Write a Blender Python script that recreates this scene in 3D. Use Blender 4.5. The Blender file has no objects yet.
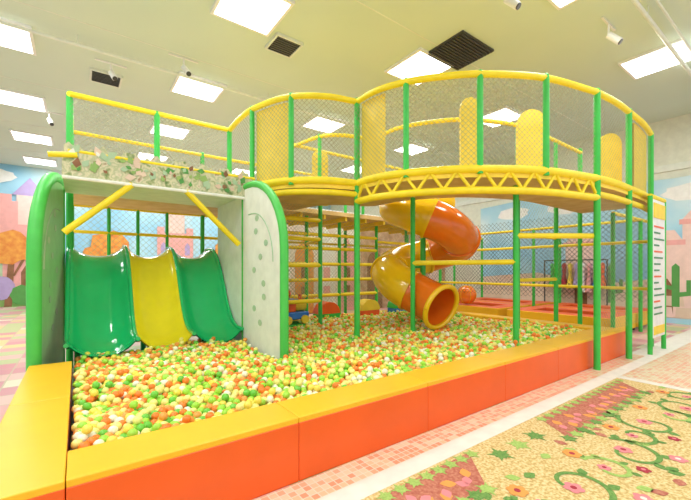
import bpy, math, random
import numpy as np
from mathutils import Vector, Matrix
random.seed(7); np.random.seed(7)
scene = bpy.context.scene
try:
    scene.view_settings.view_transform = 'Standard'
    scene.view_settings.look = 'None'
except Exception: pass

A = math.radians(36.3)
FX, FY = math.sin(A), math.cos(A)
RX, RY = math.cos(A), -math.sin(A)
def c2w(l, d, z): return Vector((d*FX+l*RX, d*FY+l*RY, z))

# ---------------------------------------------------------------- materials
def mat(name, col, rough=0.5, metal=0.0, coat=0.0, var=0.06, nscale=6.0, emit=0.0, bump=0.0):
    m = bpy.data.materials.new(name); m.use_nodes = True
    nt = m.node_tree; b = nt.nodes['Principled BSDF']
    b.inputs['Roughness'].default_value = rough
    b.inputs['Metallic'].default_value = metal
    b.inputs['Coat Weight'].default_value = coat
    tc = nt.nodes.new('ShaderNodeTexCoord'); n = nt.nodes.new('ShaderNodeTexNoise')
    n.inputs['Scale'].default_value = nscale; n.inputs['Detail'].default_value = 3
    nt.links.new(tc.outputs['Object'], n.inputs['Vector'])
    r = nt.nodes.new('ShaderNodeValToRGB')
    r.color_ramp.elements[0].position = .3; r.color_ramp.elements[1].position = .7
    r.color_ramp.elements[0].color = tuple(max(0, c*(1-var)) for c in col)+(1,)
    r.color_ramp.elements[1].color = tuple(min(1, c*(1+var)) for c in col)+(1,)
    nt.links.new(n.outputs['Fac'], r.inputs['Fac']); nt.links.new(r.outputs['Color'], b.inputs['Base Color'])
    if emit:
        b.inputs['Emission Color'].default_value = (*col, 1); b.inputs['Emission Strength'].default_value = emit
    return m

def ramp_mat(name, cols, scale=5.0, detail=4.0, rough=0.6, lo=.3, hi=.7, interp='LINEAR'):
    m = bpy.data.materials.new(name); m.use_nodes = True
    nt = m.node_tree; b = nt.nodes['Principled BSDF']; b.inputs['Roughness'].default_value = rough
    tc = nt.nodes.new('ShaderNodeTexCoord')
    n = nt.nodes.new('ShaderNodeTexNoise'); n.inputs['Detail'].default_value = detail; out = n.outputs['Fac']
    n.inputs['Scale'].default_value = scale
    nt.links.new(tc.outputs['Object'], n.inputs['Vector'])
    r = nt.nodes.new('ShaderNodeValToRGB'); cr = r.color_ramp; cr.interpolation = interp
    cr.elements[0].position = lo; cr.elements[0].color = (*cols[0], 1)
    cr.elements[1].position = hi; cr.elements[1].color = (*cols[-1], 1)
    for i, c in enumerate(cols[1:-1]):
        e = cr.elements.new(lo+(hi-lo)*(i+1)/(len(cols)-1)); e.color = (*c, 1)
    nt.links.new(out, r.inputs['Fac']); nt.links.new(r.outputs['Color'], b.inputs['Base Color'])
    return m

def tile_mat(name, size, cols, grout=(.8,.76,.7), gw=.06, rough=.35):
    m = bpy.data.materials.new(name); m.use_nodes = True
    nt = m.node_tree; b = nt.nodes['Principled BSDF']; b.inputs['Roughness'].default_value = rough
    tc = nt.nodes.new('ShaderNodeTexCoord')
    sc = nt.nodes.new('ShaderNodeVectorMath'); sc.operation = 'SCALE'; sc.inputs['Scale'].default_value = 1/size
    nt.links.new(tc.outputs['Object'], sc.inputs[0])
    fl = nt.nodes.new('ShaderNodeVectorMath'); fl.operation = 'FLOOR'; nt.links.new(sc.outputs[0], fl.inputs[0])
    sep0 = nt.nodes.new('ShaderNodeSeparateXYZ'); nt.links.new(fl.outputs[0], sep0.inputs[0])
    cmb = nt.nodes.new('ShaderNodeCombineXYZ'); nt.links.new(sep0.outputs[0], cmb.inputs[0]); nt.links.new(sep0.outputs[1], cmb.inputs[1])
    wn = nt.nodes.new('ShaderNodeTexWhiteNoise'); wn.noise_dimensions = '3D'; nt.links.new(cmb.outputs[0], wn.inputs['Vector'])
    r = nt.nodes.new('ShaderNodeValToRGB'); r.color_ramp.interpolation = 'CONSTANT'
    r.color_ramp.elements[0].position = 0; r.color_ramp.elements[0].color = (*cols[0], 1)
    r.color_ramp.elements[1].position = 1/len(cols); r.color_ramp.elements[1].color = (*cols[1], 1)
    for i in range(2, len(cols)):
        e = r.color_ramp.elements.new(i/len(cols)); e.color = (*cols[i], 1)
    nt.links.new(wn.outputs['Value'], r.inputs['Fac'])
    fr = nt.nodes.new('ShaderNodeVectorMath'); fr.operation = 'FRACTION'; nt.links.new(sc.outputs[0], fr.inputs[0])
    sep = nt.nodes.new('ShaderNodeSeparateXYZ'); nt.links.new(fr.outputs[0], sep.inputs[0])
    mn = nt.nodes.new('ShaderNodeMath'); mn.operation = 'MINIMUM'
    nt.links.new(sep.outputs[0], mn.inputs[0]); nt.links.new(sep.outputs[1], mn.inputs[1])
    lt = nt.nodes.new('ShaderNodeMath'); lt.operation = 'LESS_THAN'; lt.inputs[1].default_value = gw
    nt.links.new(mn.outputs[0], lt.inputs[0])
    mx = nt.nodes.new('ShaderNodeMix'); mx.data_type = 'RGBA'
    nt.links.new(lt.outputs[0], mx.inputs[0]); nt.links.new(r.outputs['Color'], mx.inputs[6]); mx.inputs[7].default_value = (*grout, 1)
    nt.links.new(mx.outputs[2], b.inputs['Base Color'])
    return m

YEL = mat('yellow_foam', (.93,.73,.02), .45)
YELP = mat('yellow_panel', (.93,.68,.05), .5)
GRN = mat('green_foam', (.04,.52,.07), .42)
GRN2 = mat('green_trim', (.07,.54,.08), .45)
ORV = mat('orange_vinyl', (.90,.12,.012), .38, var=.04, nscale=3)
YEV = mat('yellow_vinyl', (.93,.52,.02), .38, var=.04, nscale=3)
SLG = mat('slide_green', (.012,.54,.17), .12, coat=.6, var=.03)
SLY = mat('slide_yellow', (.95,.80,.02), .12, coat=.6, var=.03)
TUY = mat('tube_yellow', (.93,.58,.01), .15, coat=.5, var=.03)
TUO = mat('tube_orange', (.90,.20,.012), .15, coat=.5, var=.03)
CREAM = mat('cream_panel', (.85,.86,.78), .5)
MINT = mat('mint_panel', (.30,.62,.26), .5)
BANNER = ramp_mat('jungle_banner', [(.10,.20,.06),(.30,.38,.16),(.72,.68,.46),(.45,.50,.28),(.76,.70,.52),(.35,.25,.12)], 7.5, 6, .6)
PLY = ramp_mat('deck_plywood', [(.60,.40,.16),(.76,.56,.27)], 3, 5, .6)
NET = mat('net_cord', (.34,.36,.22), .8)
NETD = mat('net_cord_dark', (.04,.045,.05), .8)
WHITE = mat('white_paint', (.86,.86,.84), .5)
DARK = mat('dark_metal', (.05,.05,.05), .5)
GREY = mat('grey_grille', (.22,.22,.2), .6)
STEEL = mat('pale_pipe', (.76,.80,.72), .4)
RED = mat('red_vinyl', (.88,.12,.02), .4)
BLUE = mat('blue_plastic', (.03,.2,.7), .3)
PINK = mat('pink_paint', (.82,.40,.38), .6)
PINKL = mat('pale_pink_paint', (.86,.62,.56), .6)
LILAC = mat('lilac_paint', (.45,.35,.62), .6)
SKY = ramp_mat('mural_sky', [(.25,.55,.78),(.42,.70,.84),(.75,.86,.88)], .35, 5, .7, lo=.35, hi=.7)
HILL = ramp_mat('mural_hill', [(.18,.40,.10),(.42,.55,.18)], 1.2, 4, .7)
HILL2 = ramp_mat('mural_hill_far', [(.32,.52,.34),(.52,.66,.42)], 1.2, 4, .7)
OLEAF = ramp_mat('mural_autumn_leaf', [(.7,.2,.04),(.86,.42,.08)], 5, 4, .7)
TRUNK = mat('mural_trunk', (.28,.13,.06), .7, var=.2)
BRICK = ramp_mat('mural_stone', [(.38,.20,.11),(.58,.36,.22),(.72,.52,.36)], 3.5, 5, .8)
CACT = mat('mural_cactus', (.10,.34,.08), .7)
SAND = ramp_mat('mural_sand', [(.70,.50,.38),(.84,.70,.56)], 1.5, 4, .8)
PASTEL = ramp_mat('mural_pastel', [(.84,.62,.56),(.88,.80,.68),(.80,.74,.60)], .8, 4, .8)
WALLU = mat('upper_wall_paint', (.76,.78,.66), .7)
TAN = ramp_mat('carpet_gold', [(.56,.36,.12),(.70,.52,.22),(.78,.64,.34)], 45, 2, .95, lo=.38, hi=.62)
CRED = ramp_mat('carpet_red', [(.42,.10,.07),(.58,.24,.15)], 40, 2, .95)
CGRN = ramp_mat('carpet_green', [(.10,.25,.05),(.20,.36,.09)], 60, 2, .95)
CLIME = ramp_mat('carpet_lime', [(.28,.46,.10),(.44,.60,.16)], 60, 2, .95)
CPINK = mat('carpet_pink', (.78,.25,.27), .95)
CDRED = mat('carpet_dark_red', (.42,.04,.06), .95)
CWHT = mat('carpet_cream', (.80,.76,.68), .9)
CORG = mat('carpet_orange', (.82,.34,.08), .95)
PINKTILE = tile_mat('pink_mosaic', .06, [(.84,.46,.28),(.82,.60,.38),(.86,.38,.22),(.84,.68,.48)], grout=(.84,.76,.62), gw=.14)
FLOORM = tile_mat('patchwork_tile', .42, [(.72,.38,.38),(.78,.62,.28),(.52,.60,.30),(.80,.52,.48),(.82,.74,.58),(.68,.28,.34)], grout=(.6,.5,.35), gw=.05)
CEILM = ramp_mat('ceiling_paint', [(.62,.73,.63),(.67,.77,.67)], .4, 3, .75)
TEXTM = mat('sign_text', (.1,.28,.15), .7)
GLOW = mat('lamp_diffuser', (1,1,.98), .6, emit=3.0)

# ---------------------------------------------------------------- mesh builder
class MB:
    def __init__(s): s.v=[]; s.f=[]; s.m=[]; s.sm=[]; s.mats=[]
    def mi(s, m):
        if m not in s.mats: s.mats.append(m)
        return s.mats.index(m)
    def add(s, vs, fs, m, smooth=False):
        o=len(s.v); k=s.mi(m)
        s.v += [tuple(v) for v in vs]
        for f in fs: s.f.append(tuple(i+o for i in f)); s.m.append(k); s.sm.append(smooth)
    def box(s, x0,x1,y0,y1,z0,z1, m, bev=0.0):
        if bev <= 0:
            vs=[(x,y,z) for z in (z0,z1) for y in (y0,y1) for x in (x0,x1)]
            fs=[(0,2,3,1),(4,5,7,6),(0,1,5,4),(2,6,7,3),(0,4,6,2),(1,3,7,5)]
            s.add(vs,fs,m)
        else:
            import bmesh
            bm=bmesh.new(); bmesh.ops.create_cube(bm,size=1)
            for v in bm.verts:
                v.co=Vector(((x0+x1)/2+v.co.x*(x1-x0),(y0+y1)/2+v.co.y*(y1-y0),(z0+z1)/2+v.co.z*(z1-z0)))
            bmesh.ops.bevel(bm,geom=bm.edges[:],offset=bev,segments=3,profile=.5,affect='EDGES')
            bm.verts.index_update()
            s.add([v.co[:] for v in bm.verts],[[v.index for v in f.verts] for f in bm.faces],m,False); bm.free()
    def tube(s, pts, r, m, n=10, cap=True, radii=None):
        pts=[Vector(p) for p in pts]; N=len(pts); vs=[]; fs=[]; u=None
        for i,p in enumerate(pts):
            t=(pts[min(i+1,N-1)]-pts[max(i-1,0)]).normalized()
            if u is None:
                u=t.cross(Vector((0,0,1)))
                if u.length<1e-3: u=Vector((1,0,0))
                u.normalize()
            else:
                u=(u-t*u.dot(t)).normalized()
            w=t.cross(u); rr=radii[i] if radii else r
            for k in range(n):
                a=2*math.pi*k/n; vs.append(p+u*math.cos(a)*rr+w*math.sin(a)*rr)
        for i in range(N-1):
            for k in range(n):
                fs.append((i*n+k,i*n+(k+1)%n,(i+1)*n+(k+1)%n,(i+1)*n+k))
        s.add(vs,fs,m,True)
        if cap:
            s.add([vs[k] for k in range(n)],[tuple(range(n))[::-1]],m); s.add([vs[(N-1)*n+k] for k in range(n)],[tuple(range(n))],m)
    def sphere(s, c, r, m, nu=14, nv=8, sc=(1,1,1)):
        vs=[];fs=[]
        for j in range(nv+1):
            ph=math.pi*j/nv
            for i in range(nu):
                th=2*math.pi*i/nu
                vs.append((c[0]+r*sc[0]*math.sin(ph)*math.cos(th),c[1]+r*sc[1]*math.sin(ph)*math.sin(th),c[2]+r*sc[2]*math.cos(ph)))
        for j in range(nv):
            for i in range(nu):
                fs.append((j*nu+i,(j+1)*nu+i,(j+1)*nu+(i+1)%nu,j*nu+(i+1)%nu))
        s.add(vs,fs,m,True)
    def prism(s, poly, off, m):
        n=len(poly); off=Vector(off); a=[Vector(p) for p in poly]
        vs=a+[p+off for p in a]
        fs=[tuple(range(n))[::-1],tuple(range(n,2*n))]+[(i,(i+1)%n,(i+1)%n+n,i+n) for i in range(n)]
        s.add(vs,fs,m)
    def build(s, name, parent=None):
        me=bpy.data.meshes.new(name); me.from_pydata(s.v,[],s.f)
        for m in s.mats: me.materials.append(m)
        me.polygons.foreach_set('material_index',s.m); me.polygons.foreach_set('use_smooth',s.sm); me.update()
        o=bpy.data.objects.new(name,me); scene.collection.objects.link(o)
        if parent: o.parent=parent
        return o
def empty(name, loc=(0,0,0)):
    e=bpy.data.objects.new(name,None); scene.collection.objects.link(e); e.empty_display_size=.2; return e

def catmull(P, k=8):
    P=[Vector(p) for p in P]; out=[]
    for i in range(len(P)-1):
        p0=P[i-1] if i else P[0]*2-P[1]; p1=P[i]; p2=P[i+1]; p3=P[i+2] if i+2<len(P) else P[-1]*2-P[-2]
        for j in range(k):
            t=j/k
            out.append(.5*((2*p1)+(p2-p0)*t+(2*p0-5*p1+4*p2-p3)*t*t+(3*p1-p0-3*p2+p3)*t**3))
    out.append(P[-1]); return out

def net(mb, path, z0, z1, cell=.08, w=.0048, m=None):
    path=[Vector((p[0],p[1],0)) for p in path]; L=[0]
    for i in range(1,len(path)): L.append(L[-1]+(path[i]-path[i-1]).length)
    tot=L[-1]
    def pos(u,z):
        u=min(max(u,0),tot); i=int(np.searchsorted(L,u))-1; i=min(max(i,0),len(L)-2)
        t=(u-L[i])/max(L[i+1]-L[i],1e-6); p=path[i].lerp(path[i+1],t); return (p.x,p.y,z)
    H=z1-z0
    for sg in (1,-1):
        u0=-H if sg>0 else 0
        end=tot if sg>0 else tot+H
        u0=math.floor(u0/cell)*cell
        while u0<end:
            if sg>0: za=max(0,-u0); zb=min(H,tot-u0)
            else: za=max(0,u0-tot); zb=min(H,u0)
            if zb-za>.01:
                k=max(1,int((zb-za)/.3)); vs=[]
                for j in range(k+1):
                    z=za+(zb-za)*j/k; u=u0+sg*z
                    vs.append(pos(u-w,z0+z)); vs.append(pos(u+w,z0+z))
                mb.add(vs,[(2*j,2*j+1,2*j+3,2*j+2) for j in range(k)],m)
            u0+=cell

# ---------------------------------------------------------------- room
HC=6.2
b=MB(); b.box(-9,17,-4,21.6,-.1,0,FLOORM); b.build('floor')
b=MB(); b.box(-9,17,-3,21.6,HC,HC+.1,CEILM)
for y in np.arange(-2,21,3.45): b.box(-9,17,y,y+.02,HC-.006,HC,STEEL)
b.build('ceiling')
b=MB(); b.box(-9,17,21.5,21.7,0,HC,SKY); b.build('wall_back')
b=MB(); b.box(-9.2,-9,5,21.5,0,HC,SKY); b.build('wall_left')
b=MB(); b.box(14.5,14.7,-1,21.5,0,HC,WALLU); b.build('wall_right')
b=MB(); b.box(14.44,14.5,-1,11.3,4.6,4.8,STEEL); b.build('trim_1')
b=MB(); b.box(-9,14.5,21.44,21.5,0,.15,WHITE); b.build('baseboard_back')
b=MB(); b.box(14.44,14.5,-1,21.4,0,.15,WHITE); b.build('baseboard_right')

def blob(cx, cz, r, n=18, jit=.12, sx=1, seed=0):
    rnd=random.Random(seed); out=[]
    for i in range(n):
        a=2*math.pi*i/n; rr=r*(1+jit*(rnd.random()-.5)*2)
        out.append((cx+math.cos(a)*rr*sx, cz+math.sin(a)*rr))
    return out
def mural(name, to3, width, offdir, seed=1):
    rnd=random.Random(seed); b=MB()
    def P(poly, lay, m):
        b.prism([to3(u,z,.005+lay*.004) for u,z in poly],[c*.003 for c in offdir],m)
    n=int(width/.6)
    far=[(0,0)]+[(i*width/n, 1.5+.5*math.sin(i*.7+seed)) for i in range(n+1)]+[(width,0)]
    P(far,0,HILL2)
    for i in range(int(width/3)+1):
        cx=i*3+.9; 
        if cx>width-1.2: break
        if i%2==0:
            P([(cx-.9,.4),(cx+.9,.4),(cx+.9,3.9),(cx+.55,3.9),(cx+.55,3.6),(cx+.2,3.6),(cx+.2,3.9),(cx-.2,3.9),(cx-.2,3.6),(cx-.55,3.6),(cx-.55,3.9),(cx-.9,3.9)],1,PINK)
            P([(cx-.45,3.6),(cx+.45,3.6),(cx+.45,4.9),(cx-.45,4.9)],1.5,PINKL)
            P([(cx-.6,4.9),(cx+.6,4.9),(cx,5.7)],2,LILAC)
            P([(cx-.3,.4),(cx+.3,.4),(cx+.3,1.5),(cx+.15,1.8),(cx-.15,1.8),(cx-.3,1.5)],2,TRUNK)
            for dx in (-.6,.6): P([(cx+dx-.13,2.4),(cx+dx+.13,2.4),(cx+dx+.13,2.9),(cx+dx,3.1),(cx+dx-.13,2.9)],2,LILAC)
        else:
            P([(cx-.12,.3),(cx+.12,.3),(cx+.07,2.2),(cx-.07,2.2)],3,TRUNK)
            P(blob(cx,2.7,.85,seed=i),3.5,OLEAF); P(blob(cx-.6,2.3,.5,seed=i+9),4,OLEAF); P(blob(cx+.55,2.2,.5,seed=i+19),4,OLEAF)
    for i in range(int(width/2)):
        P(blob(rnd.random()*(width-2)+1, 4.9+rnd.random()*.8,.28,sx=2.4,seed=i+40),.7,WHITE)
    near=[(0,0)]+[(i*width/n, .7+.25*math.sin(i*1.3+seed*2)) for i in range(n+1)]+[(width,0)]
    P(near,5,HILL)
    return b.build(name)
mural('painted_castle_mural', lambda u,z,l:(-8.6+u,21.44-l,z), 23, (0,-1,0), 1)
b=MB()
def PB(poly,lay,m): b.prism([(u,21.39-lay*.004,z) for u,z in poly],(0,-.003,0),m)
PB([(-2.55,.0),(-2.3,.0),(-2.2,2.2),(-2.4,2.2)],0,TRUNK)
PB([(-2.3,1.3),(-2.2,1.35),(-1.75,2.3),(-1.85,2.35)],.5,TRUNK)
PB(blob(-2.4,2.6,.75,seed=3),1,OLEAF); PB(blob(-1.8,2.5,.5,seed=4),2,OLEAF)
PB(blob(-2.7,.8,.5,seed=5),2.5,LILAC); PB(blob(-1.9,.5,.45,seed=6),3,CACT)
PB([(-2.9,3.2),(-2.1,3.2),(-2.1,4.6),(-2.3,4.6),(-2.3,4.9),(-2.7,4.9),(-2.7,4.6),(-2.9,4.6)],.6,PINK)
b.build('painted_autumn_tree')

b=MB()
def PR(poly,lay,m): b.prism([(14.42-lay*.005,u,z) for u,z in poly],(-.004,0,0),m)
PR([(-.9,.0),(9.5,.0),(9.5,4.3),(6,4.5),(3,4.35),(-.9,4.5)],0,SKY)
for i,y in enumerate((-.5,1.2,2.6,4.2,6,8)): PR(blob(y,3.9,.25,sx=2.6,seed=i+60),.5,WHITE)
PR([(-.9,.16),(9.5,.16),(9.5,1.3),(7,1.5),(5,1.1),(3,1.4),(1,1.2),(-.9,1.4)],.7,SAND)
for y0,w,h in ((1.9,.9,3.1),(2.8,.7,2.5),(.6,1.0,2.8),(5.0,1.0,2.6)):
    PR([(y0,.2),(y0+w,.2),(y0+w,h),(y0+w*.75,h+.3),(y0+w*.25,h+.3),(y0,h)],1.5,PINKL)
    PR([(y0-.07,h-.15),(y0+w+.07,h-.15),(y0+w+.07,h),(y0-.07,h)],2,PINK)
    PR([(y0+w*.3,.2),(y0+w*.7,.2),(y0+w*.7,1.1),(y0+w*.5,1.35),(y0+w*.3,1.1)],2.3,TRUNK)
for k,(y0,z0) in enumerate(((2.0,.16),(2.5,.16),(3.0,.16),(3.5,.16),(2.25,.5),(2.75,.5),(3.25,.5),(1.5,.16),(1.0,.16))):
    PR([(y0,z0+.02),(y0+.46,z0+.02),(y0+.44,z0+.32),(y0+.04,z0+.32)],2.6,SAND if k%2 else PINKL)
for y0 in (2.95,4.6,.3):
    PR([(y0-.09,.5),(y0+.09,.5),(y0+.09,1.7),(y0,1.8),(y0-.09,1.7)],3,CACT)
    PR([(y0+.09,1.0),(y0+.34,1.05),(y0+.34,1.5),(y0+.24,1.5),(y0+.24,1.16),(y0+.09,1.12)],3,CACT)
    PR([(y0-.09,.8),(y0-.34,.85),(y0-.34,1.3),(y0-.24,1.3),(y0-.24,.96),(y0-.09,.94)],3,CACT)
b.build('painted_desert_mural')

b=MB()
b.box(4.2,14.4,11.5,11.7,0,3.7,PASTEL)
b.box(9.2,14.4,11.44,11.5,0,3.7,BRICK)
for i in range(4):
    cx=9.9+i*1.25
    arch=[(cx-.4,11.43,0.02),(cx+.4,11.43,0.02)]+[(cx+.4*math.cos(a),11.43,1.9+.45*math.sin(a)) for a in np.linspace(0,math.pi,9)]
    b.prism(arch,(0,-.02,0),PINKL if i%2 else TRUNK)
for i in range(5):
    cx=4.7+i*.95
    b.prism([(cx-.38,11.49,.02),(cx+.38,11.49,.02),(cx+.38,11.49,2.2+.4*(i%2)),(cx,11.49,2.9+.3*(i%2)),(cx-.38,11.49,2.2+.4*(i%2))],(0,-.02,0),[PINKL,CREAM,OLEAF,CREAM,PINK][i])
    for dz in (.6,1.3):
        b.box(cx-.14,cx+.14,11.45,11.475,dz,dz+.4,PINK if i%2 else TRUNK)
b.box(4.1,14.4,11.38,11.72,3.7,3.85,WHITE)
b.build('partition_wall')

# ---------------------------------------------------------------- ceiling fixtures
for i,X in enumerate((-1.25,2.45,6.25,10.2,-5.0)):
    for j,Y in enumerate((2.4,6.1,9.6,13.1,16.6,20.0,-.9)):
        if X==6.25 and Y==6.1: Y=5.7
        if X==2.45 and Y==2.4 or (X==-5.0 and Y>15): continue
        e=empty('ceiling_light_panel')
        b=MB()
        for a0,a1,c0,c1 in ((-.55,.55,-.55,-.50),(-.55,.55,.50,.55),(-.55,-.50,-.50,.50),(.50,.55,-.50,.50)):
            b.box(X+a0,X+a1,Y+c0,Y+c1,HC-.05,HC-.001,WHITE)
        b.box(X-.50,X+.50,Y-.50,Y+.50,HC-.02,HC-.002,GLOW)
        b.build('frame',e)
        ld=bpy.data.lights.new('lamp','AREA'); ld.shape='SQUARE'; ld.size=.96; ld.energy=64; ld.color=(.98,.99,1)
        lo=bpy.data.objects.new('lamp',ld); scene.collection.objects.link(lo); lo.location=(X,Y,HC-.03); lo.parent=e
def vent(X,Y,w,m,slats=8):
    b=MB(); 
    b.box(X-w/2,X+w/2,Y-w/2,Y+w/2,HC-.03,HC-.002,m)
    for k in range(slats):
        y=Y-w/2+.04+(w-.08)*k/(slats-1); b.box(X-w/2+.03,X+w/2-.03,y-.012,y+.012,HC-.05,HC-.03,DARK)
    for a in (-1,1):
        b.box(X+a*w/2-.02,X+a*w/2+.02,Y-w/2,Y+w/2,HC-.055,HC-.002,STEEL); b.box(X-w/2,X+w/2,Y+a*w/2-.02,Y+a*w/2+.02,HC-.055,HC-.002,STEEL)
    return b.build('air_vent')
vent(3.4,6.75,.55,GREY); vent(.55,10.4,.6,GREY); 
b=MB(); b.box(5.95,7.0,4.3,5.2,HC-.04,HC-.002,DARK)
for k in range(13): b.box(5.97,6.98,4.33+k*.069,4.36+k*.069,HC-.06,HC-.04,DARK)
b.build('ceiling_hatch')
b=MB(); b.tube([(-8.9,8.85,6.0),(14.3,8.85,6.0)],.03,STEEL)
for x in range(-8,14,2): b.tube([(x,8.85,6.0),(x,8.85,6.2)],.01,STEEL,6)
b.build('ceiling_pipe')
b=MB(); b.tube([(-8.9,2.0,5.98),(14.3,2.0,5.98)],.035,STEEL); b.tube([(-8.9,1.8,6.02),(14.3,1.8,6.02)],.02,STEEL)
for x in range(-8,14,2): b.tube([(x,2.0,5.98),(x,2.0,6.2)],.012,STEEL,6)
b.build('sprinkler_pipe')
def spot(l,d):
    p=c2w(l,d,0); b=MB()
    b.tube([(p.x,p.y,6.19),(p.x,p.y,5.95)],.02,WHITE,8); b.tube([(p.x,p.y,5.98),(p.x+.06,p.y-.16,5.80)],.06,WHITE,12)
    b.tube([(p.x+.06,p.y-.16,5.80),(p.x+.065,p.y-.175,5.785)],.05,DARK,12); b.box(p.x-.3,p.x+.3,p.y-.02,p.y+.02,6.17,6.195,WHITE)
    b.build('track_spotlight')
for l,d in ((-5.2,8.1),(2.6,5.9),(4.9,6.8),(-8.6,10.6),(-3.5,7.9)): spot(l,d)
# ---------------------------------------------------------------- pit border
e=empty('ball_pit_border')
b=MB()
xs=[-.05,1.35,2.8,4.2,5.6,7.0,8.36]
for i in range(6):
    x0,x1=xs[i]+.001,xs[i+1]-.001
    b.box(x0,x1,2.43,2.83,0,.445,ORV,.008); b.box(x0,x1,2.434,2.83,.44,.485,YEV,.008)
ys=[2.43,4.05,5.6]
for i in range(2): 
    b.box(-.46,-.053,ys[i]+.002,ys[i+1]-.002,0,.445,ORV,.008); b.box(-.456,-.053,ys[i]+.002,ys[i+1]-.002,.44,.485,YEV,.008)
b.box(8.0,8.36,2.84,5.2,0,.485,YEV,.02); b.box(8.0,8.36,5.21,7.7,0,.485,YEV,.02)
b.box(2.6,5.3,7.72,8.0,0,.42,YEV,.02); b.box(5.31,8.36,7.72,8.0,0,.42,YEV,.02)
b.build('padded_wall',e)

# balls
e=empty('ball_pit_balls')
import bmesh
bm=bmesh.new(); bmesh.ops.create_icosphere(bm,subdivisions=2,radius=1); bm.verts.index_update()
sv=np.array([v.co[:] for v in bm.verts]); sf=np.array([[v.index for v in f.verts] for f in bm.faces]); bm.free()
cent=[]
def zone(x,y):
    if x<-.01 or x>7.96 or y<2.87 or y>7.68: return False
    if x<2.21 and y>6.12: return False
    if 2.17<x<2.34 and 4.40<y<7.4: return False
    return True
def hgt(x,y): return .405+.03*math.sin(x*1.7+y*.9)*math.cos(y*2.1-x*.6)+.018*math.sin(x*5+1)*math.sin(y*4.3)
for lay in range(2):
    p=.069 if lay==0 else .074
    row=0; y=2.85
    while y<7.7:
        x=(-.03 + (p/2 if row%2 else 0))
        while x<8:
            xx=x+random.uniform(-.014,.014); yy=y+random.uniform(-.014,.014)
            if zone(xx,yy):
                z=hgt(xx,yy)+random.uniform(-.018,.022)-(.055 if lay else 0)
                cent.append((xx,yy,z))
                if lay==0 and random.random()<.10: cent.append((xx+.03,yy+.02,z+.05))
            x+=p
        y+=p*.87; row+=1
C=np.array(cent); NB=len(C)
V=(sv[None]*.0355+C[:,None,:]).reshape(-1,3); Fc=(sf[None]+(np.arange(NB)*len(sv))[:,None,None]).reshape(-1,3)
me=bpy.data.meshes.new('balls'); me.vertices.add(len(V)); me.vertices.foreach_set('co',V.ravel().astype(np.float32))
me.loops.add(Fc.size); me.loops.foreach_set('vertex_index',Fc.ravel().astype(np.int32))
me.polygons.add(len(Fc)); me.polygons.foreach_set('loop_start',np.arange(0,Fc.size,3,dtype=np.int32))
cols=[(.92,.86,.26),(.93,.76,.10),(.38,.76,.06),(.16,.58,.05),(.93,.24,.025),(.93,.38,.07),(.92,.92,.68)]
pr=[.23,.14,.20,.07,.18,.09,.09]
for i,c in enumerate(cols):
    me.materials.append(mat('ball_plastic_%d'%i,c,.3,var=.02))
mi=np.random.choice(len(cols),NB,p=pr)
me.polygons.foreach_set('material_index',np.repeat(mi,len(sf)).astype(np.int32))
me.polygons.foreach_set('use_smooth',np.ones(len(Fc),dtype=bool)); me.update(calc_edges=True); me.validate()
o=bpy.data.objects.new('balls',me); scene.collection.objects.link(o); o.parent=e
b=MB(); b.box(-.04,7.98,2.85,7.7,.0,.03,BLUE); b.build('pit_floor_mat',e)

# ---------------------------------------------------------------- play structure
PS=empty('play_structure')
ZD=3.05; ZT=4.45
S1=catmull([(2.5,7.35,0),(2.47,6.7,0),(2.52,6.12,0),(2.79,5.42,0),(3.29,5.02,0),(3.82,4.87,0)])
S2=catmull([(3.82,4.87,0),(3.83,4.40,0),(4.00,3.95,0),(4.30,3.53,0),(4.72,3.12,0),(5.57,2.62,0),(6.72,2.33,0)])
S3=catmull([(6.72,2.33,0),(7.4,2.28,0),(8.02,2.28,0),(8.9,2.30,0),(9.7,2.38,0)])
OUT=S1+S2[1:]+S3[1:]
def lift(path,z): return [Vector((p.x,p.y,z)) for p in path]
def at(S,L,u):
    i=min(max(int(np.searchsorted(L,u))-1,0),len(L)-2); t=(u-L[i])/(L[i+1]-L[i]); return S[i].lerp(S[i+1],t)
b=MB()
for S in (S1,S2,S3):
    b.tube(lift(S,ZT),.05,YEL); b.tube(lift(S,ZD+.02),.06,YEL)
b.tube(lift(S2,2.76),.055,YEL)
L=[0]
for i in range(1,len(S2)): L.append(L[-1]+(S2[i]-S2[i-1]).length)
nz=22
for k in range(nz):
    p=at(S2,L,L[-1]*k/nz); q=at(S2,L,L[-1]*(k+1)/nz)
    za,zb=(2.78,ZD) if k%2==0 else (ZD,2.78)
    b.tube([(p.x,p.y,za),(q.x,q.y,zb)],.026,YEL,6)
b.tube(lift(S1,2.88),.05,YEL); b.tube(lift(S3,2.82),.05,YEL)
IN=[Vector(p) for p in [(3.95,7.35,0),(4.1,6.5,0),(4.45,6.15,0),(5.05,5.9,0),(5.1,5.2,0),(5.4,4.6,0),(5.9,4.1,0),(6.9,3.72,0),(8.0,3.68,0),(9.7,3.7,0)]]
INs=catmull(IN,5)
b.tube(lift(INs,ZT-.05),.04,YEL); b.tube(lift(INs,ZD),.04,YEL)
b.tube([(-.1,7.4,ZT),(2.5,7.4,ZT)],.045,YEL); b.tube([(-.1,9.4,ZT),(2.5,9.4,ZT)],.04,YEL)
b.tube([(-.1,7.4,ZT),(-.1,9.4,ZT)],.045,YEL); b.tube([(2.5,9.4,ZT),(9.7,9.4,ZT)],.04,YEL); b.tube([(3.95,7.4,ZT),(9.7,7.4,ZT)],.04,YEL)
for z in (1.8,2.4,2.95): b.tube([(-.1,9.4,z),(9.7,9.4,z)],.035,YEL)
for z in (.95,1.35,1.75,2.15,2.5): b.tube([(2.95,7.9,z),(6.9,7.9,z)],.045,YEL)
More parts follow.
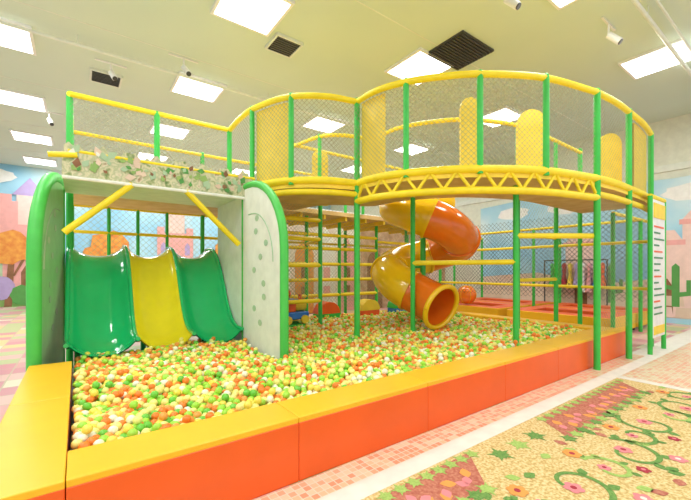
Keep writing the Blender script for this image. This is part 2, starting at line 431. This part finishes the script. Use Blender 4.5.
for z in (.95,1.7,2.25,2.65):
    b.tube([(3.0,6.6,z),(4.18,6.6,z)],.045,YEL)
    b.tube([(3.0,6.6,z),(2.95,7.9,z)],.038,YEL)
for z in (1.7,2.25): b.tube([(4.18,6.6,z),(4.6,7.9,z)],.038,YEL)
b.tube([(2.28,6.0,1.62),(3.0,6.6,1.68)],.045,YEL)
b.tube([(5.05,4.75,1.73),(5.67,3.1,1.73)],.045,YEL)
b.tube([(5.67,3.1,2.15),(6.72,2.38,2.15)],.045,YEL); b.tube([(5.67,3.1,2.15),(6.9,3.75,2.15)],.038,YEL)
b.tube([(6.9,3.75,1.4),(8.4,3.7,1.4)],.038,YEL); b.tube([(6.9,3.75,2.3),(8.4,3.7,2.3)],.038,YEL)
for z in (1.0,1.8,2.4): b.tube([(6.9,7.9,z),(9.7,7.9,z)],.038,YEL)
for z in (1.2,2.2): b.tube([(9.7,2.4,z),(9.7,9.4,z)],.036,YEL)
b.build('yellow_rails',PS)

b=MB()
def post(x,y,z0,z1,r=.05):
    b.tube([(x,y,z0),(x,y,z1)],r,GRN,12); b.sphere((x,y,z1),r,GRN,12,6)
for x,y in ((3.82,4.87),(6.72,2.33),(8.02,2.28),(9.7,2.38)): post(x,y,0.004,ZT+.02)
for x,y in ((2.5,6.2),(2.83,5.36),(4.02,3.92),(4.72,3.12),(5.6,2.6)): post(x,y,ZD-.05,ZT+.02,.045)
for x,y in ((-.1,7.45),(2.5,7.4),(-.1,9.4),(2.5,9.4),(4.3,9.4),(6.9,9.4),(9.7,9.4),(9.7,7.9),(9.7,3.72)): post(x,y,0,ZT+.02)
post(1.17,7.4,ZD,ZT)
for x,y in ((5.67,3.1),(5.05,4.75),(4.18,6.6),(3.0,6.6),(2.95,7.9),(3.6,7.9),(4.6,7.9),(5.6,7.9),(6.9,7.9),(8.3,8.1),(6.9,3.74),(8.42,3.7)): 
    post(x,y,0,ZD-.02,.045)
for x,y in ((5.07,5.6),(6.9,3.74),(8.4,3.7),(4.1,6.5),(6.0,7.4),(8,7.4)): post(x,y,ZD,ZT-.03,.04)
for x in (.55,1.1,1.7): post(x,9.4,1.2,ZD,.035)
b.build('green_posts',PS)

b=MB()
def strip(outer,inner,z0,z1,mt,mb_):
    def res(P,n):
        Ls=[0]
        for i in range(1,len(P)): Ls.append(Ls[-1]+(P[i]-P[i-1]).length)
        return [at(P,Ls,Ls[-1]*k/(n-1)) for k in range(n)]
    n=40; o_=res(outer,n); i_=res(inner,n)
    vs=[];ft=[];fb=[]
    for a,c in zip(o_,i_): vs+= [(a.x,a.y,z0),(a.x,a.y,z1),(c.x,c.y,z1),(c.x,c.y,z0)]
    for k in range(n-1):
        p=4*k;q=p+4
        ft+=[(p+1,p+2,q+2,q+1),(p,p+1,q+1,q),(p+2,p+3,q+3,q+2)]; fb+=[(p+3,p,q,q+3)]
    b.add(vs,ft,mt); b.add(vs,fb,mb_)
strip(OUT,INs,ZD-.10,ZD,YELP,PLY)
b.box(-.1,9.7,7.45,9.4,ZD-.1,ZD,PLY)
b.box(-.1,2.5,8.02,9.4,1.68,1.78,YELP)
for x in np.arange(2.9,9.6,.65): b.box(x,x+.06,7.5,9.38,ZD-.2,ZD-.1,YELP)
b.build('deck',PS)

b=MB()
net(b,lift(OUT,0),ZD+.05,ZT-.04,m=NET)
net(b,[(-.1,7.4),(2.5,7.4)],ZD,ZT-.04,m=NET)
net(b,[(-.1,7.4),(-.1,9.4)],ZD,ZT-.04,m=NET)
net(b,[(-.1,9.4),(9.7,9.4)],ZD,ZT-.04,.13,m=NET)
net(b,[(p.x,p.y) for p in INs],ZD,ZT-.06,.12,m=NET)
net(b,[(-.1,9.4),(9.7,9.4)],.6,ZD-.1,.13,m=NET)
net(b,[(2.95,7.9),(6.9,7.9)],.6,ZD-.1,.09,m=NET)
net(b,[(3.0,6.6),(4.18,6.6)],1.0,ZD-.1,.08,m=NET)
net(b,[(6.9,7.9),(9.7,7.9)],.5,ZD-.1,.10,m=NET)
net(b,[(6.9,3.75),(8.4,3.7),(9.7,3.72)],1.4,ZD-.1,.10,m=NET)
net(b,[(9.7,2.4),(9.7,9.4)],.9,ZD-.1,.12,m=NETD)
net(b,[(6.72,2.33),(8.02,2.28),(9.7,2.38)],.6,ZD-.25,.09,m=NET)
b.build('safety_net',PS)
b=MB()
def board(path,z0,z1,m,inset=.05):
    vs=[];fs=[]
    for p in path: vs+=[(p[0]+inset,p[1]+inset,z0),(p[0]+inset,p[1]+inset,z1)]
    n=len(path)
    vs2=[(x+.03,y+.03,z) for x,y,z in vs]; N=len(vs)
    for k in range(n-1):
        fs+=[(2*k,2*k+1,2*k+3,2*k+2),(N+2*k,N+2*k+2,N+2*k+3,N+2*k+1),(2*k+1,N+2*k+1,N+2*k+3,2*k+3)]
    b.add(vs+vs2,fs,m)
board(S1[16:25],ZD+.03,ZT-.05,YELP); board(S2[2:12],ZD+.03,ZT-.05,YELP)
board(S3[20:31],ZD+.03,ZT-.05,YELP,.06)
def archboard(px0,px1,d,zt):
    l0=(px0-345.5)/365*d; l1=(px1-345.5)/365*d
    a0=c2w(l0,d,0); a1=c2w(l1,d,0); u=(a1-a0); w_=u.length; u.normalize()
    prof=[(0,ZD+.005),(w_,ZD+.005)]+[(w_/2+w_/2*math.cos(a),zt-w_/2+w_/2*math.sin(a)) for a in np.linspace(0,math.pi,13)]
    nn=Vector((-u.y,u.x,0)); b.prism([a0+u*s+Vector((0,0,z)) for s,z in prof],nn*.08,YELP)
archboard(461,480,5.95,4.42); archboard(518,547,6.35,4.40); archboard(272,290,6.9,4.4); archboard(600,622,7.2,4.3); archboard(312,328,8.2,4.3)
b.build('yellow_boards',PS)

# ---- slide canopy
e=empty('slide_canopy'); e.parent=PS
b=MB()
b.box(-.16,2.38,5.88,5.92,2.78,3.12,BANNER); b.box(-.16,2.38,5.92,7.38,2.84,2.88,CREAM)
b.tube([(-.30,5.88,3.05),(.0,5.88,3.09)],.035,YEL); b.tube([(-.1,5.9,3.14),(2.42,5.9,3.14)],.025,YEL); b.tube([(-.16,5.88,2.79),(2.38,5.88,2.79)],.025,CREAM)
b.tube([(-.14,5.9,2.08),(.62,5.9,2.80)],.045,YEL); b.tube([(2.15,5.9,2.02),(1.33,5.9,2.80)],.045,YEL)
rnd=random.Random(5)
for k in range(75):
    x=-.1+rnd.random()*2.35; z=2.85+rnd.random()*.28; a=rnd.random()*3.14; L_=.06+rnd.random()*.09
    pts=[(x+math.cos(a)*L_*t-math.sin(a)*s_*L_*.35, 5.876-.0002*k, z+math.sin(a)*L_*t+math.cos(a)*s_*L_*.35) for t,s_ in ((0,0),(.4,1),(1,0),(.4,-1))]
    b.prism(pts,(0,.003,0),rnd.choice([CACT,HILL,HILL2,TRUNK,HILL,SAND,HILL2,CREAM]))
top=[(-.14,5.885,3.06)]
for k in range(53): top.append((-.14+k*.047,5.885,3.20+.04*math.sin(k*.9)+.03*math.sin(k*2.3)))
top.append((2.34,5.885,3.06)); b.prism(top,(0,.02,0),BANNER)
b.build('banner_canopy',e)
def sidepanel(p_front,p_rear,zc,zt,name,fill,rr):
    b=MB(); pf=Vector((*p_front,0)); pr=Vector((*p_rear,0)); D=pr-pf; Lh=D.length; u=D.normalized(); nrm=Vector((-u.y,u.x,0))
    prof=[(0,0.0),(0,zc)]
    for a in np.linspace(0,math.pi/2,10)[1:]:
        prof.append((Lh*.85*(1-math.cos(a)), zc+(zt-zc)*math.sin(a)))
    prof+= [(Lh,zt),(Lh,0.0)]
    P3=[pf+u*s+Vector((0,0,z)) for s,z in prof]
    b.prism([p-nrm*.03 for p in P3],nrm*.06,fill)
    b.tube(P3[:-1],rr,GRN2,10); b.tube([P3[-2],P3[-1]],.045,GRN2,10)
    inner=[pf+u*(Lh*.5+(s-Lh*.5)*.62)+Vector((0,0,.35+z*.72)) for s,z in prof[1:-1]]
    for sgn in (1,-1):
        b.tube([p+nrm*.032*sgn for p in inner],.010,HILL2,6)
        for k in range(9):
            z=.8+k*.2; s=Lh*(.5+.16*math.sin(k*1.9)); c=pf+u*s+Vector((0,0,z))+nrm*.034*sgn
            pts=[c+u*.07*math.cos(t)+Vector((0,0,.05*math.sin(t))) for t in np.linspace(0,6.28,9)[:-1]]
            b.prism(pts,nrm*.003*sgn,HILL2)
    return b.build(name,e)
sidepanel((-.42,5.75),(-.2,7.3),1.75,2.98,'side_panel_left',MINT,.075)
sidepanel((2.26,4.48),(2.27,5.98),1.9,2.98,'side_panel_right',CREAM,.06)
b=MB(); b.box(2.245,2.29,6.02,7.34,0,2.84,CREAM); b.build('inner_side_wall',e)

# ---- triple slide
e=empty('triple_lane_slide')
prof=catmull([(8.0,1.84,0),(7.7,1.84,0),(7.45,1.76,0),(7.2,1.50,0),(7.0,1.20,0),(6.78,.86,0),(6.5,.58,0),(6.2,.46,0),(5.9,.44,0)],4)
def lane(x0,x1,m,name):
    b=MB(); n=20; N=len(prof)
    for side in (0,1):
        vs=[]
        for i,p in enumerate(prof):
            t=(prof[min(i+1,N-1)]-prof[max(i-1,0)]).normalized()
            nrm=(-t.y, t.x)
            if nrm[1]<0: nrm=(t.y,-t.x)
            for k in range(n+1):
                u=2*k/n-1; h=.22*abs(u)**2.6 - side*.02
                if abs(u)>.93: h=.22*.93**2.6-.3*(abs(u)-.93)- side*.02
                x=x0+(x1-x0)*(u+1)/2
                vs.append((x,p.x+nrm[0]*h,p.y+nrm[1]*h))
        fs=[(i*(n+1)+k,i*(n+1)+k+1,(i+1)*(n+1)+k+1,(i+1)*(n+1)+k) for i in range(N-1) for k in range(n)]
        b.add(vs,fs,m,True)
    return b.build(name,e)
lane(-.12,.70,SLG,'lane_green_a'); lane(.69,1.45,SLY,'lane_yellow'); lane(1.44,2.215,SLG,'lane_green_b')
b=MB()
def rim(x,m):
    pts=[]
    for i,p in enumerate(prof):
        t=(prof[min(i+1,len(prof)-1)]-prof[max(i-1,0)]).normalized(); nrm=(-t.y,t.x)
        if nrm[1]<0: nrm=(t.y,-t.x)
        pts.append((x,p.x+nrm[0]*.185,p.y+nrm[1]*.185))
    b.tube(pts,.03,m,8)
rim(-.12,SLG); rim(.695,SLG); rim(1.445,SLG); rim(2.205,SLG)
for x in (0,1.0,2.05): b.box(x-.04,x+.04,6.95,7.03,0.03,1.05,GRN); b.box(x-.04,x+.04,7.76,7.86,0.0,1.76,GRN)
b.build('rims_and_supports',e)

# ---- spiral tube slide
e=empty('spiral_tube_slide')
W=[(2.5,9.3,3.3),(1.8,8.9,3.22),(1.15,8.2,3.02),(1.4,7.6,2.8),(2.05,7.45,2.5),(2.5,8.0,2.2),(2.1,8.75,1.98),(1.35,8.55,1.78),(.97,7.95,1.55),(1.12,7.5,1.30),(1.5,7.25,1.08),(1.80,6.85,.90)]
path=catmull([c2w(*w) for w in W],8)
cuts=[(0,28,TUY,TUY),(28,50,TUO,TUO),(50,76,TUY,TUY),(76,len(path),TUO,TUO)]
b=MB()
for a,c,m,m2 in cuts:
    sgm=path[a:min(c+1,len(path))]; b.tube(sgm,.40,m,28,cap=False); b.tube(sgm,.38,m2,28,cap=False)
for i in (14,28,38,50,64,76):
    b.tube([path[i]-(path[i+1]-path[i]).normalized()*.03,path[i]+(path[i+1]-path[i]).normalized()*.03],.43,TUY if i!=38 else TUO,28)
t=(path[-1]-path[-2]).normalized(); uu=t.cross(Vector((0,0,1))).normalized(); ww=t.cross(uu)
ring=[path[-1]+uu*.42*math.cos(a)+ww*.42*math.sin(a) for a in np.linspace(0,2*math.pi,33)]
b.tube(ring,.05,TUY,8,cap=False)
b.build('tube_sections',e)
b=MB(); pc=c2w(1.72,8.1,0); b.tube([(pc.x,pc.y,0.03),(pc.x,pc.y,3.6)],.06,GRN,12)
for i in (12,36,60): 
    b.tube([(pc.x,pc.y,path[i].z),path[i]+(Vector((pc.x,pc.y,path[i].z))-path[i]).normalized()*.38],.03,GRN,8)
b.build('support_column',e)

# toy train on its stand
e=empty('toddler_toy_train')
x,y=3.68,6.95; b=MB()
b.box(x-.32,x+.32,y-.2,y+.2,.56,.72,BLUE,.03); b.box(x-.3,x+.02,y-.18,y+.18,.72,.96,RED,.03); b.tube([(x+.02,y,.84),(x+.3,y,.84)],.12,YELP,14)
b.tube([(x+.2,y,.94),(x+.2,y,1.08)],.04,RED,10); b.sphere((x-.15,y,1.10),.12,ORV); b.box(x-.34,x+.05,y-.21,y+.21,.96,.99,BLUE,.01)
for dx in (-.2,.2):
    for s in (-1,1): b.tube([(x+dx,y+s*.2,.56),(x+dx,y+s*.25,.56)],.09,YELP,14)
b.box(x-.36,x+.36,y-.26,y+.26,.03,.47,GRN,.02)
b.build('train_body',e)
def softblock(x,y,m1,m2):
    b=MB(); b.box(x-.3,x+.3,y-.16,y+.16,.03,.55,m1,.03)
    arc=[(x-.3,y-.16,.55),(x+.3,y-.16,.55)]+[(x+.3*math.cos(a),y-.16,.55+.28*math.sin(a)) for a in np.linspace(.15,math.pi-.15,9)]
    b.prism(arc,(0,.32,0),m2); b.build('soft_play_block')
softblock(4.9,7.45,GRN,ORV); softblock(6.2,7.45,RED,YELP); softblock(7.3,7.4,BLUE,GRN)

# trampolines
for (x0,x1,y0,y1) in ((9.95,11.7,3.2,5.7),(11.85,13.5,3.2,5.7),(9.95,11.7,6.0,8.8),(11.85,13.5,6.0,8.8)):
    e=empty('trampoline'); b=MB()
    for q in ((x0,x1,y0,y0+.45),(x0,x1,y1-.45,y1),(x0,x0+.45,y0+.46,y1-.46),(x1-.45,x1,y0+.46,y1-.46)):
        b.box(*q,.34,.48,RED,.02)
    b.box(x0-.02,x0+.05,y0,y1,.10,.47,YEV,.01); b.box(x0,x1,y0-.02,y0+.05,.10,.47,YEV,.01)
    b.box(x0+.34,x1-.34,y0+.34,y1-.34,.36,.38,DARK)
    for xx in (x0+.1,x1-.1):
        for yy in (y0+.1,y1-.1): b.tube([(xx,yy,0),(xx,yy,.35)],.03,DARK,8)
    b.build('frame_and_mat',e)
e=empty('trampoline_enclosure'); b=MB()
for x,y in ((9.85,3.1),(11.77,3.1),(13.6,3.1),(11.77,5.85),(11.77,8.9),(13.6,8.9),(13.6,5.85)):
    b.tube([(x,y,0),(x,y,2.9)],.045,GRN,10)
b.tube([(9.85,3.1,2.9),(13.6,3.1,2.9)],.04,YEL); b.tube([(11.77,3.1,2.9),(11.77,8.9,2.9)],.04,YEL); b.tube([(9.85,8.9,2.9),(13.6,8.9,2.9)],.04,YEL)
net(b,[(9.85,3.1),(13.6,3.1)],.9,2.88,.13,m=NETD); net(b,[(11.77,3.1),(11.77,8.9)],.9,2.88,.13,m=NETD)
b.build('posts_and_net',e)
b=MB(); b.sphere((10.15,7.2,.802),.30,TUO,24,14)
for k in range(6): 
    a=k*math.pi/3; b.tube([(10.15+.303*math.sin(t)*math.cos(a),7.2+.303*math.sin(t)*math.sin(a),.802+.303*math.cos(t)) for t in np.linspace(.1,2.9,12)],.008,TUY,5)
b.build('bounce_ball')

# costume rack
e=empty('costume_rack'); b=MB()
y0,y1=4.6,6.6; X=14.1
for y in (y0,y1): b.tube([(X,y,0),(X,y,1.95)],.025,DARK,8); b.box(X-.12,X+.12,y-.03,y+.03,0,.04,DARK)
b.tube([(X,y0,1.95),(X,y1,1.95)],.02,DARK,8)
cl=[RED,BLUE,PINK,WHITE,LILAC,YELP,CDRED,WHITE,GRN,PINKL]
k=0; y=y0+.12
while y<y1-.1:
    m=cl[k%len(cl)]; h=.8+.25*random.random()
    b.tube([(X,y,1.95),(X,y,1.84)],.006,DARK,5)
    prof_=[(1.85,.05),(1.78,.17),(1.55,.13),(1.45,.11),(1.2,.2),(1.85-h,.3)]
    vs=[];n=14
    for z,r in prof_:
        for q in range(n):
            a=2*math.pi*q/n; rr=r*(1+.15*math.sin(5*a)*(z<1.4)); vs.append((X+rr*math.cos(a)*.7,y+rr*math.sin(a)*.38,z))
    b.add(vs,[(i*n+q,i*n+(q+1)%n,(i+1)*n+(q+1)%n,(i+1)*n+q) for i in range(len(prof_)-1) for q in range(n)],m,True)
    y+=.2; k+=1
b.build('rack_and_dresses',e)

# info sign
e=empty('information_sign_board'); b=MB()
x0=8.72; x1=9.60
b.box(x0+.04,x1-.04,2.12,2.18,.30,2.95,WHITE,.01)
b.tube([(x0,2.15,0.004),(x0,2.15,3.0)],.04,GRN,10); b.tube([(x1,2.15,0.004),(x1,2.15,3.0)],.04,GRN,10); b.tube([(x0,2.15,3.0),(x1,2.15,3.0)],.045,YEL,10)
b.box(x0+.08,x1-.08,2.105,2.12,2.6,2.88,YELP)
for k in range(15):
    w=.25+.40*random.random(); b.box(x0+.12,x0+.12+w,2.11,2.12,2.42-k*.12,2.45-k*.12,TEXTM if k%4 else RED)
b.box(x0+.1,x1-.1,2.11,2.12,.36,.52,YELP)
b.build('board',e)

# ---------------------------------------------------------------- carpet
e=empty('floral_carpet')
b=MB(); b.box(-.5,8.5,2.09,2.42,0,.004,PINKTILE); b.box(-.5,6.5,-1.5,2.05,0,.004,TAN); b.box(6.5,14,-1.5,2.05,0,.003,PINKTILE)
b.box(-.5,14,1.98,2.16,.004,.006,CWHT); b.box(6.45,6.6,-1.5,1.98,.004,.006,CWHT); b.box(8.5,14,2.16,2.42,0,.003,CWHT)
b.build('base',e)
b=MB(); Z=.0065
def flat(poly,m,z=Z): b.prism([(x,y,z) for x,y in poly],(0,0,.001),m)
def leaf(x,y,a,L_,m,z=Z,w=.35):
    pts=[]
    for t,s in ((0,0),(.25,.7),(.5,1),(.8,.55),(1,0),(.8,-.55),(.5,-1),(.25,-.7)):
        pts.append((x+math.cos(a)*L_*t-math.sin(a)*s*L_*w, y+math.sin(a)*L_*t+math.cos(a)*s*L_*w))
    flat(pts,m,z)
def maple(x,y,a,r,m,z=Z):
    pts=[]; n=20
    for i in range(n):
        t=2*math.pi*i/n; rr=r*(1.0 if i%4==0 else (.62 if i%2==0 else .5)); pts.append((x+math.cos(a+t)*rr,y+math.sin(a+t)*rr))
    flat(pts,m,z)
def ribbon(pts,w,m,z=Z):
    vs=[];n=len(pts)
    for i in range(n):
        p=Vector(pts[i]);t=(Vector(pts[min(i+1,n-1)])-Vector(pts[max(i-1,0)])).normalized(); ww=w*(1-.4*i/n)
        vs+=[(p.x-t.y*ww,p.y+t.x*ww,z+.001),(p.x+t.y*ww,p.y-t.x*ww,z+.001)]
    b.add(vs,[(2*i,2*i+1,2*i+3,2*i+2) for i in range(n-1)],m)
def flower(x,y,r,m1,m2,n=5,a0=0,z=Z):
    for k in range(n):
        a=a0+2*math.pi*k/n; cx,cy=x+math.cos(a)*r*.55,y+math.sin(a)*r*.55
        flat([(cx+math.cos(t)*r*.42,cy+math.sin(t)*r*.42) for t in np.linspace(0,2*math.pi,9)[:-1]],m1,z+.001+.0001*k)
    flat([(x+math.cos(t)*r*.3,y+math.sin(t)*r*.3) for t in np.linspace(0,2*math.pi,9)[:-1]],m2,z+.003)
def scroll(x,y,a,R,sg,m=None):
    pts=[]
    for k in range(40):
        t=k/39; th=a+sg*t*6.0; rr=R*(1-t*.80)
        pts.append((x+math.cos(th)*rr,y+math.sin(th)*rr))
    ribbon(pts,.024,m or CGRN)
    for k in (1,6,11,17): 
        p=pts[k]; leaf(p[0],p[1],a+sg*(k/39*6)+(.5 if k%2 else -.9)*sg,R*.40,CGRN if k%2 else CLIME)
    flower(pts[-1][0],pts[-1][1],R*.27,CPINK,CDRED,a0=a)
rnd=random.Random(13)
for ix in range(8):
    for iy in range(3):
        cx=.5+ix*.90+(.45 if iy%2 else 0); cy=1.14-iy*.78
        if cx>6.1: continue
        sg=1 if (ix+iy)%2 else -1
        scroll(cx-.22,cy+.04*sg,rnd.random()*6.28,.28,sg); scroll(cx+.24,cy-.04*sg,rnd.random()*6.28,.20,-sg,CLIME if ix%2 else CGRN)
        flower(cx+.26,cy+.25,.08,CORG,CDRED,6); flower(cx-.02,cy-.32,.07,CPINK,CWHT,5); flower(cx+.44,cy-.20,.055,CDRED,CPINK,5)
        for q in range(6):
            leaf(cx+.02+rnd.uniform(-.45,.45),cy+rnd.choice((-.35,.34))+rnd.uniform(-.05,.05),rnd.random()*6.28,.12,rnd.choice((CLIME,CGRN,CGRN,CRED)))
for x0,x1 in ((-.2,.7),(1.5,2.75),(3.75,6.3)):
    flat([(x0,1.52),(x1-.35,1.52),(x1,1.93),(x0+.25,1.93)],CRED)
    n=int((x1-x0)/.17)
    for k in range(n+1):
        t=k/n
        maple(x0+.25+(x1-x0-.25)*t,1.90,rnd.random(),.08,CLIME,Z+.002); maple(x0+(x1-x0-.35)*t,1.53,rnd.random(),.09,CLIME if k%2 else CGRN,Z+.0022)
        if 0<k<n:
            leaf(x0+.1+(x1-x0-.3)*t,1.70,rnd.random()*6,.13,CORG,Z+.0015); leaf(x0+.1+(x1-x0-.3)*t,1.72,rnd.random()*6,.11,CPINK,Z+.0018)
for k in range(3): maple(2.95+k*.3,1.75,k,.12,CLIME if k%2 else CGRN)
b.build('pattern',e)

# ---------------------------------------------------------------- world & camera
w=bpy.data.worlds.new('World'); scene.world=w; w.use_nodes=True
w.node_tree.nodes['Background'].inputs[0].default_value=(.98,.99,1,1); w.node_tree.nodes['Background'].inputs[1].default_value=.95
cd=bpy.data.cameras.new('camera'); cam=bpy.data.objects.new('camera',cd); scene.collection.objects.link(cam)
cam.location=(0,0,1.6); cam.rotation_euler=(math.pi/2,0,-A); cd.sensor_width=36; cd.lens=365/691*36; cd.shift_y=20/691; cd.clip_start=.05
scene.camera=cam
